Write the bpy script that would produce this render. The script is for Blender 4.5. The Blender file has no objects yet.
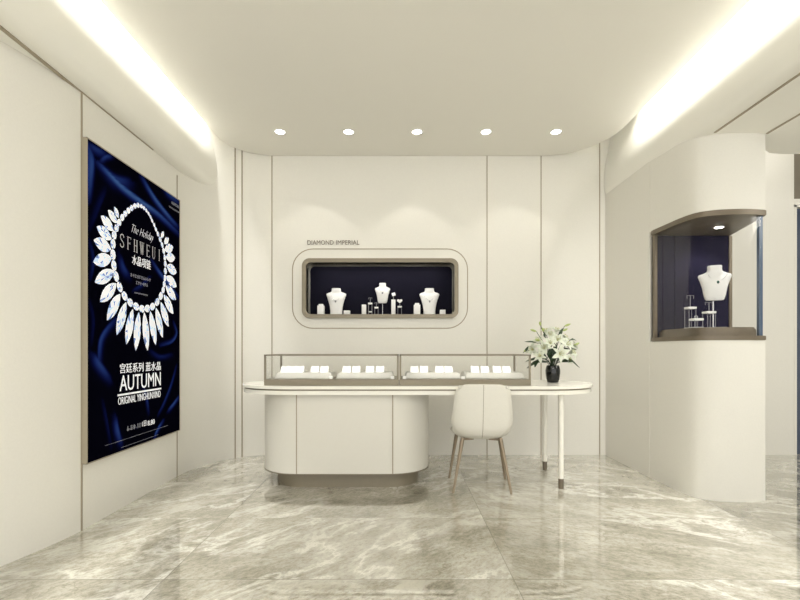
import bpy, bmesh, math, random
from mathutils import Vector, Matrix
random.seed(7)
PI = math.pi
SC = bpy.context.scene
COL = SC.collection

# ------------------------------------------------------------------ camera
cam = bpy.data.cameras.new('camera'); co = bpy.data.objects.new('camera', cam); COL.objects.link(co)
co.location = (0, 0, 1.05); co.rotation_euler = (PI/2, 0, 0)
cam.sensor_width = 36; cam.lens = 465/800*36; cam.shift_x = 0.0; cam.shift_y = 50/800
cam.clip_start = 0.05; SC.camera = co
# ------------------------------------------------------------------ world
W = bpy.data.worlds.new('world'); SC.world = W; W.use_nodes = True
W.node_tree.nodes['Background'].inputs[0].default_value = (1.0, 0.99, 0.965, 1)
W.node_tree.nodes['Background'].inputs[1].default_value = 1.85
# ------------------------------------------------------------------ exposure
SC.view_settings.view_transform = 'Standard'; SC.view_settings.look = 'None'
SC.view_settings.exposure = 0.16; SC.view_settings.gamma = 1.0; SC.view_settings.use_curve_mapping = False
# ------------------------------------------------------------------ area lights (cove strips above the ceiling panel, added unseen fill lamps)
def area(name, loc, size, power, direction, color=(1, .975, .92), spread=180):
    l = bpy.data.lights.new(name, 'AREA'); l.shape = 'RECTANGLE'; l.size = size[0]; l.size_y = size[1]
    l.energy = power; l.color = color; l.spread = math.radians(spread)
    o = bpy.data.objects.new(name, l); COL.objects.link(o); o.location = loc
    o.rotation_euler = Vector(direction).to_track_quat('-Z', 'Y').to_euler()
    return o
def cove(name, x, y0, y1, z, dx, dz, power, w=.035):
    o = area(name, (x, (y0+y1)/2, z), (w, y1-y0), power, (0, 0, -1), (1, .985, .95), 125)
    o.rotation_euler = (0, math.atan2(-dx, -dz), 0)
    return o
cove('cove_light', -1.735, -1.2, 4.15, 3.20, -.45, -1, 95)
cove('cove_light', 2.03, -1.2, 3.95, 3.20, .45, -1, 95)
ROOM = area('added_room_fill', (0.1, -0.6, 2.95), (2.4, 1.6), 70, (0, .25, -1))  # unseen lamp added behind the camera to brighten the room
area('added_side_fill', (4.0, 2.2, 2.5), (1.2, 1.6), 40, (0, .35, -1))  # unseen lamp added to brighten the right side
area('added_recess_fill', (3.4, 4.15, 3.27), (1.2, .3), 7, (0, .3, -1))  # unseen lamp added above the side soffit to brighten the far wall

# ------------------------------------------------------------------ materials
def mat(name, col, rough=.5, metal=0, spec=.5, noise=0, nscale=60, emit=None, coat=0, bump=0):
    m = bpy.data.materials.new(name); m.use_nodes = True; nt = m.node_tree; N = nt.nodes; L = nt.links
    b = N['Principled BSDF']
    b.inputs['Base Color'].default_value = (*col, 1); b.inputs['Roughness'].default_value = rough
    b.inputs['Metallic'].default_value = metal; b.inputs['Specular IOR Level'].default_value = spec
    b.inputs['Coat Weight'].default_value = coat
    if noise or bump:
        tc = N.new('ShaderNodeTexCoord'); n = N.new('ShaderNodeTexNoise'); n.inputs['Scale'].default_value = nscale
        n.inputs['Detail'].default_value = 4; L.new(tc.outputs['Object'], n.inputs['Vector'])
        if noise:
            mx = N.new('ShaderNodeMix'); mx.data_type = 'RGBA'
            mx.inputs[6].default_value = (*[c*(1-noise) for c in col], 1); mx.inputs[7].default_value = (*[min(1, c*(1+noise)) for c in col], 1)
            L.new(n.outputs['Fac'], mx.inputs[0]); L.new(mx.outputs[2], b.inputs['Base Color'])
        if bump:
            bp = N.new('ShaderNodeBump'); bp.inputs['Strength'].default_value = bump; bp.inputs['Distance'].default_value = .002
            L.new(n.outputs['Fac'], bp.inputs['Height']); L.new(bp.outputs[0], b.inputs['Normal'])
    if emit:
        b.inputs['Emission Color'].default_value = (*emit[0], 1); b.inputs['Emission Strength'].default_value = emit[1]
    return m
def glass_mat(name, tint=(.97, .985, .98), refl=1.0):
    m = bpy.data.materials.new(name); m.use_nodes = True; nt = m.node_tree; N = nt.nodes; L = nt.links
    N.remove(N['Principled BSDF']); out = N['Material Output']
    t = N.new('ShaderNodeBsdfTransparent'); t.inputs[0].default_value = (*tint, 1)
    g = N.new('ShaderNodeBsdfGlossy'); g.inputs['Roughness'].default_value = .01
    f = N.new('ShaderNodeFresnel'); f.inputs[0].default_value = 1.35
    mu = N.new('ShaderNodeMath'); mu.operation = 'MULTIPLY'; mu.inputs[1].default_value = refl; L.new(f.outputs[0], mu.inputs[0])
    mx = N.new('ShaderNodeMixShader'); L.new(mu.outputs[0], mx.inputs[0]); L.new(t.outputs[0], mx.inputs[1]); L.new(g.outputs[0], mx.inputs[2])
    L.new(mx.outputs[0], out.inputs[0]); return m

M_WALL = mat('cream_wall', (.77, .752, .69), .55, spec=.3, noise=.03, nscale=90, bump=.25)
M_COVE = mat('cove_plaster', (.88, .865, .80), .6, spec=.2)
M_CEIL = mat('ceiling_paint', (.86, .84, .775), .8, spec=.2)
M_BRONZE = mat('bronze', (.17, .14, .10), .42, metal=.35, noise=.08, nscale=40)
M_BRONZE2 = mat('pale_bronze', (.23, .20, .145), .42, metal=.3, noise=.06, nscale=40)
M_LINE = mat('seam_bronze', (.36, .31, .23), .5, metal=.2)
M_NAVY = mat('navy_panel', (.005, .0045, .012), .6, spec=.08, noise=.1, nscale=20)
M_FRAME = mat('champagne_frame', (.38, .335, .25), .45, metal=.2)
M_NAVY2 = mat('violet_navy_panel', (.016, .014, .034), .6, spec=.08)
M_TRAY = mat('cream_tray', (.50, .49, .45), .5)
M_ROD = mat('smoked_rod', (.28, .28, .30), .25, spec=.6)
M_GLASS2 = glass_mat('window_glass', (.99, .99, .99), .06)
M_REVEAL = mat('grey_reveal', (.38, .365, .32), .5)
M_DESK = mat('cream_lacquer', (.68, .66, .595), .3, spec=.4, noise=.015, nscale=50)
M_TOP = mat('white_stone', (.83, .81, .73), .18, spec=.5, noise=.02, nscale=12)
M_WHITE = mat('white_velvet', (.86, .86, .85), .6)
M_PAD = mat('white_pad', (.95, .95, .93), .5)
M_ACRYL = mat('pale_acrylic', (.55, .55, .55), .2, spec=.6)
M_SILVER = mat('silver', (.6, .6, .62), .25, metal=.9)
M_GEM = mat('dark_green_gem', (.02, .09, .07), .1, spec=.8)
M_LEATHER = mat('cream_leather', (.74, .72, .65), .42, spec=.4, noise=.03, nscale=70, bump=.3)
M_CHAIRLEG = mat('chair_bronze', (.30, .24, .17), .35, metal=.5)
M_BLACK = mat('black_glass', (.006, .007, .007), .05, spec=.5)
M_GLASS = glass_mat('clear_glass', (.99, .99, .985), .2)
M_CLEAR = glass_mat('clear_acrylic', (.8, .81, .84), 2.5)
M_BLUE = mat('steel_blue_edge', (.06, .10, .17), .25, spec=.6)
M_DOORG = mat('blue_grey_glass', (.07, .09, .14), .12, spec=.6)
M_SIGN = mat('sign_bronze', (.22, .19, .15), .5)
M_LED = mat('led', (1, 1, 1), .5, emit=((1, .97, .9), 14))
M_PETAL = mat('lily_petal', (.68, .72, .60), .5, noise=.08, nscale=30)
M_LEAF = mat('lily_leaf', (.022, .05, .018), .45, noise=.3, nscale=30)
M_BUD = mat('lily_bud', (.42, .50, .17), .5, noise=.2, nscale=30)
M_STAMEN = mat('lily_stamen', (.45, .42, .12), .5)
M_PRINT = mat('white_print', (.92, .93, .96), .4, emit=((.95, .97, 1), .22))  # faint emission added so the white print looks brighter

def floor_mat():
    m = bpy.data.materials.new('marble_slabs'); m.use_nodes = True; nt = m.node_tree; N = nt.nodes; L = nt.links
    b = N['Principled BSDF']; tc = N.new('ShaderNodeTexCoord')
    def math_(op, a, bb=None, c=None):
        n = N.new('ShaderNodeMath'); n.operation = op
        for i, v in enumerate((a, bb, c)):
            if v is None: continue
            if isinstance(v, (int, float)): n.inputs[i].default_value = v
            else: L.new(v, n.inputs[i])
        return n.outputs[0]
    sp = N.new('ShaderNodeSeparateXYZ'); L.new(tc.outputs['Object'], sp.inputs[0])
    gx = math_('DIVIDE', math_('ADD', sp.outputs[0], 1.08), 1.6); gy = math_('DIVIDE', math_('ADD', sp.outputs[1], -2.128), .78)
    ix = math_('FLOOR', gx); iy = math_('FLOOR', gy); fx = math_('FRACT', gx); fy = math_('FRACT', gy)
    # joint mask
    def edge(f, w): return math_('LESS_THAN', math_('MINIMUM', f, math_('SUBTRACT', 1.0, f)), w)
    joint = math_('MAXIMUM', edge(fx, .0015), math_('MULTIPLY', edge(fy, .003), math_('MAXIMUM', math_('GREATER_THAN', sp.outputs[0], .52), math_('LESS_THAN', sp.outputs[1], 2.5))))
    # per slab offset
    off = N.new('ShaderNodeCombineXYZ'); L.new(math_('MULTIPLY', ix, 7.3), off.inputs[0]); L.new(math_('MULTIPLY', iy, 3.7), off.inputs[1]); L.new(math_('MULTIPLY', math_('ADD', ix, iy), 5.1), off.inputs[2])
    va = N.new('ShaderNodeVectorMath'); va.operation = 'ADD'; L.new(tc.outputs['Object'], va.inputs[0]); L.new(off.outputs[0], va.inputs[1])
    vr = N.new('ShaderNodeVectorRotate'); vr.rotation_type = 'Z_AXIS'; L.new(va.outputs[0], vr.inputs['Vector'])
    L.new(math_('ADD', math_('MULTIPLY', math_('GREATER_THAN', sp.outputs[0], .52), 1.15), -.75), vr.inputs['Angle'])
    mp = N.new('ShaderNodeMapping'); mp.inputs['Scale'].default_value = (.85, 1.55, 1)
    L.new(vr.outputs[0], mp.inputs[0])
    def noise(scale, detail=8, rough=.6, dist=0, src=None):
        n = N.new('ShaderNodeTexNoise'); n.inputs['Scale'].default_value = scale; n.inputs['Detail'].default_value = detail
        n.inputs['Roughness'].default_value = rough; n.inputs['Distortion'].default_value = dist
        L.new(src or mp.outputs[0], n.inputs['Vector']); return n.outputs['Fac']
    def ramp(src, stops):
        r = N.new('ShaderNodeValToRGB'); L.new(src, r.inputs[0]); e = r.color_ramp.elements
        while len(e) < len(stops): e.new(.5)
        for el, (p, c) in zip(e, stops): el.position = p; el.color = (*c, 1) if len(c) == 3 else c
        return r.outputs[0]
    def mix(fac, a, bb, mode='MIX'):
        n = N.new('ShaderNodeMix'); n.data_type = 'RGBA'; n.blend_type = mode
        if isinstance(fac, float): n.inputs[0].default_value = fac
        else: L.new(fac, n.inputs[0])
        for i, v in ((6, a), (7, bb)):
            if isinstance(v, tuple): n.inputs[i].default_value = (*v, 1)
            else: L.new(v, n.inputs[i])
        return n.outputs[2]
    base = ramp(noise(2.0, 12, .72, .3), [(.34, (.28, .26, .205)), (.45, (.385, .365, .30)), (.54, (.455, .435, .365)), (.66, (.58, .56, .485))])
    fine = ramp(noise(7, 13, .9, .1), [(.38, (.66, .64, .58)), (.50, (1, 1, 1))])
    c = mix(1.0, base, fine, 'MULTIPLY')
    speck = ramp(noise(34, 6, .8, 0), [(.38, (.66, .64, .60)), (.52, (1, 1, 1)), (.68, (1.25, 1.25, 1.22))])
    c = mix(1.0, c, speck, 'MULTIPLY')
    patch = ramp(noise(1.7, 12, .78, .2), [(.54, (0, 0, 0)), (.62, (.6, .6, .6))])
    c = mix(patch, c, (.66, .635, .555))
    v1 = math_('ABSOLUTE', math_('SUBTRACT', noise(1.5, 9, .66, .35), .5))
    wv = ramp(v1, [(0, (1, 1, 1)), (.006, (.75, .75, .75)), (.02, (.3, .3, .3)), (.06, (0, 0, 0))])
    wm = ramp(noise(1.1, 3, .5), [(.40, (0, 0, 0)), (.56, (1, 1, 1))])
    c = mix(mix(1.0, wv, wm, 'MULTIPLY'), c, (.82, .80, .72))
    v2 = math_('ABSOLUTE', math_('SUBTRACT', noise(1.7, 7, .6, .3, va.outputs[0]), .5))
    bv = ramp(v2, [(0, (.6, .6, .6)), (.003, (.3, .3, .3)), (.009, (0, 0, 0))])
    bm = ramp(noise(1.3, 3, .5, 0, va.outputs[0]), [(.52, (0, 0, 0)), (.62, (1, 1, 1))])
    c = mix(mix(1.0, bv, bm, 'MULTIPLY'), c, (.17, .14, .095))
    c = mix(joint, c, (.25, .23, .19))
    L.new(c, b.inputs['Base Color']); b.inputs['Roughness'].default_value = .03
    b.inputs['Specular IOR Level'].default_value = .8; b.inputs['Coat Weight'].default_value = 1.0; b.inputs['Coat Roughness'].default_value = .01
    return m
M_FLOOR = floor_mat()

# ------------------------------------------------------------------ helpers
def link(name, me, m, parent=None, smooth=None):
    if m is not None and not me.materials: me.materials.append(m)
    o = bpy.data.objects.new(name, me); COL.objects.link(o); o.parent = parent
    if smooth:
        for p in me.polygons: p.use_smooth = True
        try: me.set_sharp_from_angle(angle=math.radians(smooth))
        except Exception: pass
    return o
def obj(name, bm, m, parent=None, smooth=None):
    bmesh.ops.recalc_face_normals(bm, faces=bm.faces)
    me = bpy.data.meshes.new(name); bm.to_mesh(me); bm.free(); return link(name, me, m, parent, smooth)
def tag(o, label, cat, group=None):
    o['label'] = label; o['category'] = cat
    if group: o['group'] = group
    return o
def empty(name, loc, rz=0, **k):
    o = bpy.data.objects.new(name, None); COL.objects.link(o); o.location = loc; o.rotation_euler = (0, 0, rz); o.empty_display_size = .05
    return o
def struct(name, bm, m, smooth=None):
    o = obj(name, bm, m, None, smooth); o['kind'] = 'structure'; return o
def box(bm, x0, x1, y0, y1, z0, z1, bev=0, seg=2):
    r = bmesh.ops.create_cube(bm, size=1)
    vs = r['verts']
    for v in vs: v.co = Vector(((x0+x1)/2+v.co.x*(x1-x0), (y0+y1)/2+v.co.y*(y1-y0), (z0+z1)/2+v.co.z*(z1-z0)))
    if bev:
        es = list({e for v in vs for e in v.link_edges})
        bmesh.ops.bevel(bm, geom=es, offset=bev, segments=seg, affect='EDGES', profile=.5)
    return bm
def B(*a, **k): return box(bmesh.new(), *a, **k)
def prism(bm, pts, z0, z1, bev=0, seg=2, which='both'):
    lo = [bm.verts.new((x, y, z0)) for x, y in pts]; hi = [bm.verts.new((x, y, z1)) for x, y in pts]
    n = len(pts)
    fb = bm.faces.new(lo[::-1]); ft = bm.faces.new(hi)
    for i in range(n): bm.faces.new((lo[i], lo[(i+1) % n], hi[(i+1) % n], hi[i]))
    if bev:
        es = []
        if which in ('both', 'top'): es += list(ft.edges)
        if which in ('both', 'bottom'): es += list(fb.edges)
        bmesh.ops.bevel(bm, geom=es, offset=bev, segments=seg, affect='EDGES', profile=.5)
    return bm
def P(*a, **k): return prism(bmesh.new(), *a, **k)
def catmull(pts, n=8):
    out = []; p = [Vector(q) for q in pts]; p = [p[0]*2-p[1]] + p + [p[-1]*2-p[-2]]
    for i in range(1, len(p)-2):
        for k in range(n):
            t = k/n
            out.append(.5*((2*p[i])+(p[i+1]-p[i-1])*t+(2*p[i-1]-5*p[i]+4*p[i+1]-p[i+2])*t*t+(3*p[i]-p[i-1]-3*p[i+1]+p[i+2])*t**3))
    out.append(p[-2]); return out
def tube(bm, pts, r, seg=10, cap=True):
    pts = [Vector(p) for p in pts]; n = len(pts)
    rs = r if isinstance(r, (list, tuple)) else [r]*n
    rings = []; up = Vector((0, 0, 1)); prev = None
    for i, p in enumerate(pts):
        d = (pts[min(i+1, n-1)]-pts[max(i-1, 0)]).normalized()
        if prev is None:
            a = d.cross(up) if abs(d.dot(up)) < .95 else d.cross(Vector((1, 0, 0)))
        else: a = prev-d*prev.dot(d)
        a.normalize(); prev = a; b = d.cross(a)
        rings.append([bm.verts.new(p+(a*math.cos(2*PI*k/seg)+b*math.sin(2*PI*k/seg))*rs[i]) for k in range(seg)])
    for i in range(n-1):
        for k in range(seg): bm.faces.new((rings[i][k], rings[i][(k+1) % seg], rings[i+1][(k+1) % seg], rings[i+1][k]))
    if cap: bm.faces.new(rings[0][::-1]); bm.faces.new(rings[-1])
    return bm
def lathe(bm, prof, c=(0, 0), seg=24, sx=1, sy=1):
    rings = []
    for r, z in prof: rings.append([bm.verts.new((c[0]+max(r, 1e-4)*sx*math.cos(2*PI*k/seg), c[1]+max(r, 1e-4)*sy*math.sin(2*PI*k/seg), z)) for k in range(seg)])
    for i in range(len(rings)-1):
        for k in range(seg): bm.faces.new((rings[i][k], rings[i][(k+1) % seg], rings[i+1][(k+1) % seg], rings[i+1][k]))
    bm.faces.new(rings[0][::-1]); bm.faces.new(rings[-1]); return bm
def loft(bm, secs, seg=28, power=1.0, c=(0, 0)):
    rings = []
    for w, d, z, *o in secs:
        oy = o[0] if o else 0
        ring = []
        for k in range(seg):
            a = 2*PI*k/seg; ca, sa = math.cos(a), math.sin(a)
            ring.append(bm.verts.new((c[0]+w*math.copysign(abs(ca)**power, ca), c[1]+oy+d*math.copysign(abs(sa)**power, sa), z)))
        rings.append(ring)
    for i in range(len(rings)-1):
        for k in range(seg): bm.faces.new((rings[i][k], rings[i][(k+1) % seg], rings[i+1][(k+1) % seg], rings[i+1][k]))
    bm.faces.new(rings[0][::-1]); bm.faces.new(rings[-1]); return bm
def rrect(x0, x1, z0, z1, r, n=8):
    out = []
    for cx, cz, a0 in ((x1-r, z1-r, 0), (x0+r, z1-r, 90), (x0+r, z0+r, 180), (x1-r, z0+r, 270)):
        for k in range(n+1):
            a = math.radians(a0+90*k/n); out.append((cx+r*math.cos(a), cz+r*math.sin(a)))
    return out
def ring_solid(bm, outer, inner, y0, y1):
    """solid between two equal-length loops in the XZ plane, from y0 (front) to y1"""
    n = len(outer)
    A = [bm.verts.new((x, y0, z)) for x, z in outer]; Bq = [bm.verts.new((x, y0, z)) for x, z in inner]
    C = [bm.verts.new((x, y1, z)) for x, z in outer]; D = [bm.verts.new((x, y1, z)) for x, z in inner]
    for i in range(n):
        j = (i+1) % n
        for q in ((A[i], A[j], Bq[j], Bq[i]), (C[i], C[j], D[j], D[i]), (A[i], A[j], C[j], C[i]), (Bq[i], Bq[j], D[j], D[i])): bm.faces.new(q)
    return bm
def text_bm(s, x0, x1, z0, z1, depth=.002, shear=0, offset=0, spacing=1):
    """a word fitted into a box; local x right, z up, front facing -y"""
    cu = bpy.data.curves.new('word', 'FONT'); cu.body = s; cu.extrude = .01; cu.shear = shear; cu.offset = offset; cu.space_character = spacing
    cu.resolution_u = 3
    o = bpy.data.objects.new('word', cu); COL.objects.link(o)
    dg = bpy.context.evaluated_depsgraph_get(); me = bpy.data.meshes.new_from_object(o.evaluated_get(dg))
    bpy.data.objects.remove(o); bpy.data.curves.remove(cu)
    xs = [v.co.x for v in me.vertices]; ys = [v.co.y for v in me.vertices]; a0, a1, b0, b1 = min(xs), max(xs), min(ys), max(ys)
    bm = bmesh.new(); bm.from_mesh(me); bpy.data.meshes.remove(me)
    for v in bm.verts: v.co = Vector((x0+(v.co.x-a0)/(a1-a0)*(x1-x0), -depth*(v.co.z > 0), z0+(v.co.y-b0)/(b1-b0)*(z1-z0)))
    return bm
def join(dst, src):
    me = bpy.data.meshes.new('tmp'); src.to_mesh(me); src.free(); dst.from_mesh(me); bpy.data.meshes.remove(me); return dst
def copy_tree(o, parent=None):
    c = o.copy(); COL.objects.link(c); c.parent = parent
    for ch in [q for q in o.children]: copy_tree(ch, c)
    return c
def pt(px, py, Y): return Vector(((px-400)*Y/465, Y, 1.05+(350-py)*Y/465))

# ================================================================== SETTING
YB = 4.65
struct('floor', B(-3.2, 5.2, -2.2, 6.2, -.1, 0), M_FLOOR)
# back wall with the niche opening
NX0, NX1, NZ0, NZ1, NR = -.94, .545, 1.385, 1.925, .05
bm = ring_solid(bmesh.new(), rrect(-1.29, 3.94, 0, 3.3, 0), rrect(NX0, NX1, NZ0, NZ1, NR), YB, YB+.12)
bmesh.ops.remove_doubles(bm, verts=bm.verts, dist=1e-5)
struct('wall_back', bm, M_WALL)
# left wall: gentle outward curve near the camera, straight, then a concave quarter to the back wall
path = [(-2.62, -2.0), (-2.62, .3), (-2.55, .8), (-2.36, 1.3), (-2.12, 1.8), (-1.955, 2.2), (-1.88, 2.48), (-1.852, 2.68), (-1.85, 2.8)]
path = [tuple(p[:2]) for p in catmull([(a, b, 0) for a, b in path], 5)]
path += [(-1.85, 3.85)]
arc = [(-1.28-.57*math.cos(math.radians(a)), 3.85+.8*math.sin(math.radians(a))) for a in range(5, 91, 5)]
path += arc
outer = [(-3.0, 4.9), (-3.0, -2.0)]
bm = P(path+[(-1.28, 4.9)]+outer, 0, 3.3)
struct('wall_left', bm, M_WALL, smooth=25)
# soffits with a rounded lip along both sides
def soffit(name, prof, y0, y1):
    bm = bmesh.new(); n = len(prof)
    a = [bm.verts.new((x, y0, z)) for x, z in prof]; b = [bm.verts.new((x, y1, z)) for x, z in prof]
    bm.faces.new(a); bm.faces.new(b[::-1])
    for i in range(n): bm.faces.new((a[i], a[(i+1) % n], b[(i+1) % n], b[i]))
    return struct(name, bm, M_COVE, smooth=40)
lip = [(0, .0), (.06, .004), (.10, .022), (.128, .06), (.14, .11), (.144, .17), (.142, .24), (.132, .33), (.115, .43), (.09, .55), (.06, .75)]
lip = [tuple(p[:2]) for p in catmull([(a, b, 0) for a, b in lip], 4)]
soffit('trim_left_soffit', [(-1.86+x, 2.55+z) for x, z in lip]+[(-2.9, 3.3), (-2.9, 2.55)], -2, 4.62)
soffit('trim_right_soffit', [(2.18-x, 2.55+z) for x, z in lip]+[(2.6, 3.3), (2.6, 2.55)], -2, 4.64)
poly = [(2.59, -2), (5, -2), (5, 3.56)] + [(2.95-.18*math.sin(math.radians(a)), 3.50+.06*math.cos(math.radians(a))) for a in range(0, 91, 15)] + [(2.73, 3.5), (2.73, 4.64), (2.59, 4.64)]
struct('ceiling_side', P(poly, 2.5505, 3.3), M_COVE)
# main ceiling panel with rounded back corners
def corner(cx, cy, rx, ry, a0, a1, n=10): return [(cx+rx*math.cos(math.radians(a0+(a1-a0)*k/n)), cy+ry*math.sin(math.radians(a0+(a1-a0)*k/n))) for k in range(n+1)]
poly = [(-1.665, -2), (1.95, -2)] + corner(1.40, 4.05, .55, .595, 0, 90, 14) + corner(-1.24, 4.20, .425, .445, 90, 180, 14)
struct('ceiling', P(poly, 2.99, 3.03), M_CEIL)
struct('ceiling_slab', B(-3.0, 5.2, -2.2, 4.9, 3.3, 3.4), M_CEIL)
# right side wall, display block
struct('wall_right', B(2.055, 2.6, 3.835, YB, 0, 2.9), M_WALL)
struct('wall_far_right', B(5, 5.15, -2.2, 4.9, 0, 3.3), M_WALL)
FC = [(2.057, 3.797), (2.066, 3.60), (2.074, 3.43), (2.105, 3.30), (2.19, 3.236), (2.314, 3.212), (2.42, 3.213), (2.54, 3.233)]
FC = [tuple(p[:2]) for p in catmull([(a, b, 0) for a, b in FC], 6)]
BLK = FC + [(2.72, 3.83), (2.72, 4.649), (2.2, 4.649), (2.057, 3.9)]
bm = P(BLK, 0, 1.12); prism(bm, BLK, 2.02, 2.9); box(bm, 2.09, 2.72, 3.83, 4.649, 1.12, 2.02)
struct('wall_display_block', bm, M_WALL, smooth=30)
# doorway at the far right
bm = B(3.94, 5.0, YB, YB+.12, 2.55, 3.3); struct('wall_over_door', bm, mat('brown_lintel', (.20, .175, .135), .6))
o = struct('door_1', B(3.965, 5.0, YB+.05, YB+.09, 0, 2.50), M_DOORG); o['kind'] = 'structure'
obj('door_frame', join(B(3.94, 3.965, YB-.005, YB+.1, 0, 2.5), B(3.94, 5.0, YB-.005, YB+.1, 2.48, 2.56)), M_WALL, o)
# bronze joint strips
tn = [0]
def trim(bm, m=M_LINE):
    tn[0] += 1; return struct('trim_%d' % tn[0], bm, m)
for px, z1 in ((272, 3.28), (487, 3.28), (541, 3.28), (599.6, 3.28)):
    x = (px-400)/100; trim(B(x-.005, x+.005, YB-.004, YB+.01, 0, z1))
def arc_strip(px, w=.005):      # a joint on the concave corner
    best = min(range(0, 901), key=lambda k: abs((400+465*(-1.28-.57*math.cos(math.radians(k/10)))/(3.85+.8*math.sin(math.radians(k/10))))-px))
    a = math.radians(best/10); c = Vector((-1.28-.57*math.cos(a), 3.85+.8*math.sin(a), 0)); t = Vector((.57*math.sin(a), .8*math.cos(a), 0)).normalized(); n = Vector((t.y, -t.x, 0))
    q = [c-t*w+n*.006, c+t*w+n*.006, c+t*w-n*.02, c-t*w-n*.02]
    trim(P([(v.x, v.y) for v in q], 0, 3.28))
arc_strip(235); arc_strip(242)
trim(B(-1.86, -1.846, 2.695, 2.706, 0, 2.55)); trim(B(-1.86, -1.846, 3.851, 3.862, 0, 2.50))
trim(B(-1.865, -1.845, -2, 3.48, 2.544, 2.56))
trim(B(2.163, 2.178, -2, 3.205, 2.5455, 2.56)); trim(B(2.533, 2.548, -2, 3.22, 2.5455, 2.56))

# ================================================================== WALL NICHE
NC = ((NX0+NX1)/2)
niche = empty('display_niche', (NC, YB, NZ0)); tag(niche, 'long rounded display niche in the back wall with a bronze frame and navy interior', 'display niche')
def nparent(o, root):
    o.parent = root; o.matrix_parent_inverse = Matrix.Translation(-Vector(root.location)); return o
fr = obj('frame', ring_solid(bmesh.new(), rrect(NX0-.037, NX1+.037, NZ0-.018, NZ1+.038, .075), rrect(NX0+.002, NX1-.002, NZ0+.0215, NZ1-.002, .05), YB-.025, YB+.02), M_BRONZE2, None, 40); nparent(fr, niche)
D = .22
bm = ring_solid(bmesh.new(), rrect(NX0-.03, NX1+.03, NZ0-.03, NZ1+.03, .07), rrect(NX0, NX1, NZ0, NZ1, .05), YB+.021, YB+D)
nparent(obj('reveal', bm, M_REVEAL, None, 40), niche)
nparent(obj('back_panel', B(NX0-.03, NX1+.03, YB+D, YB+D+.02, NZ0-.03, NZ1+.03), M_NAVY), niche)
nparent(obj('shelf', B(NX0+.01, NX1-.01, YB+.03, YB+D-.005, NZ0+.001, NZ0+.022, bev=.003), M_BRONZE2), niche)
nparent(obj('outline_strip', ring_solid(bmesh.new(), rrect(-1.08, .68, 1.262, 2.065, .21), rrect(-1.07, .67, 1.272, 2.055, .20), YB-.003, YB+.004), M_LINE, None, 40), niche)
nl = area('niche_light', (NC, YB+.06, NZ1-.02), (1.3, .02), 2.1, (0, .25, -1), (1, .97, .93))
SH = NZ0+.022; YN = YB+.105
sg = empty('sign_lettering', (-.925, YB-.001, 2.102))
obj('word', text_bm('DIAMOND', 0, .262, 0, .045, .006), M_SIGN, sg); obj('word', text_bm('IMPERIAL', .288, .52, 0, .045, .006), M_SIGN, sg)
tag(sg, 'small bronze raised sign lettering on the wall above the niche', 'sign')

def bust_tall(w, h):
    s = [(.30, .16, 0), (.30, .17, .04), (.295, .17, .15), (.33, .19, .35), (.39, .22, .52), (.45, .22, .66), (.50, .17, .76), (.485, .13, .80), (.38, .13, .835), (.27, .14, .86), (.235, .14, .90), (.23, .14, .96), (.215, .125, 1.0)]
    return loft(bmesh.new(), [(a*w, b*w, z*h) for a, b, z in s], 32, .85)
def bust_short(w, h):
    s = [(.02, .05, -.005), (.25, .16, 0), (.29, .19, .04), (.33, .22, .15), (.37, .25, .35), (.42, .26, .5), (.49, .2, .66), (.505, .15, .70), (.47, .14, .745), (.33, .14, .785), (.235, .145, .83), (.215, .14, .9), (.225, .145, .97), (.21, .13, 1.0)]
    return loft(bmesh.new(), [(a*w, b*w, z*h) for a, b, z in s], 32, .85)
def pendant(px_w, h, yf, x, z, gem, label, group=None, cx=0):
    t = empty('pendant_necklace', (x, yf, z))
    tag(t, label, 'necklace', group)
    for s in (-1, 1): pass
    bm = tube(bmesh.new(), [(px_w*math.sin(a)*(1 if a < 0 else 1), .012*abs(math.sin(a))**2, h*(1-math.cos(a))**.8) for a in [(-1.4+2.8*k/20) for k in range(21)]], .0014, 6)
    obj('chain', bm, M_SILVER, t, 60)
    r = .011 if gem else .009
    bm = bmesh.new(); bmesh.ops.create_icosphere(bm, subdivisions=2, radius=r)
    for v in bm.verts: v.co = Vector((v.co.x, v.co.y*.5-.002, v.co.z*1.15-r))
    obj('pendant', bm, M_GEM if gem else M_ROD, t)
    return t
S = 4.755/465
def ob(px, py): return pt(px, py, YN)
for px, lab, pl in ((336, 'tall white necklace bust at the left end of the wall niche', 'fine necklace with a small dark pendant on the niche bust nearest the poster'),
                (429.5, 'tall white necklace bust at the right end of the wall niche', 'fine necklace with a small dark pendant on the niche bust nearest the flower vase')):
    p = ob(px, 314)
    o = obj('necklace_bust', bust_tall(.205, .275), M_WHITE, None, 50); o.location = (p.x, YN+.02, SH)
    tag(o, lab, 'jewelry bust', 'white busts in the wall niche')
    pendant(.05, .06, YN-.028, p.x, SH+.145, 0, pl, 'necklaces on the niche busts')
p = ob(382.5, 300)
t = empty('necklace_bust', (p.x, YN+.02, SH)); tag(t, 'short white necklace bust raised on a thin rod in the middle of the wall niche', 'jewelry bust', 'white busts in the wall niche')
o = obj('bust', bust_short(.155, .205), M_WHITE, t, 50); o.location = (0, 0, .125)
obj('rod', tube(bmesh.new(), [(0, 0, .004), (0, 0, .135)], .004), M_SILVER, t, 40)
obj('base', lathe(bmesh.new(), [(.035, 0), (.035, .005), (.02, .007)]), M_SILVER, t, 40)
pendant(.035, .045, YN-.022, p.x, SH+.232, 0, 'fine necklace with a tiny pendant on the raised middle bust of the niche', 'necklaces on the niche busts')
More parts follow.
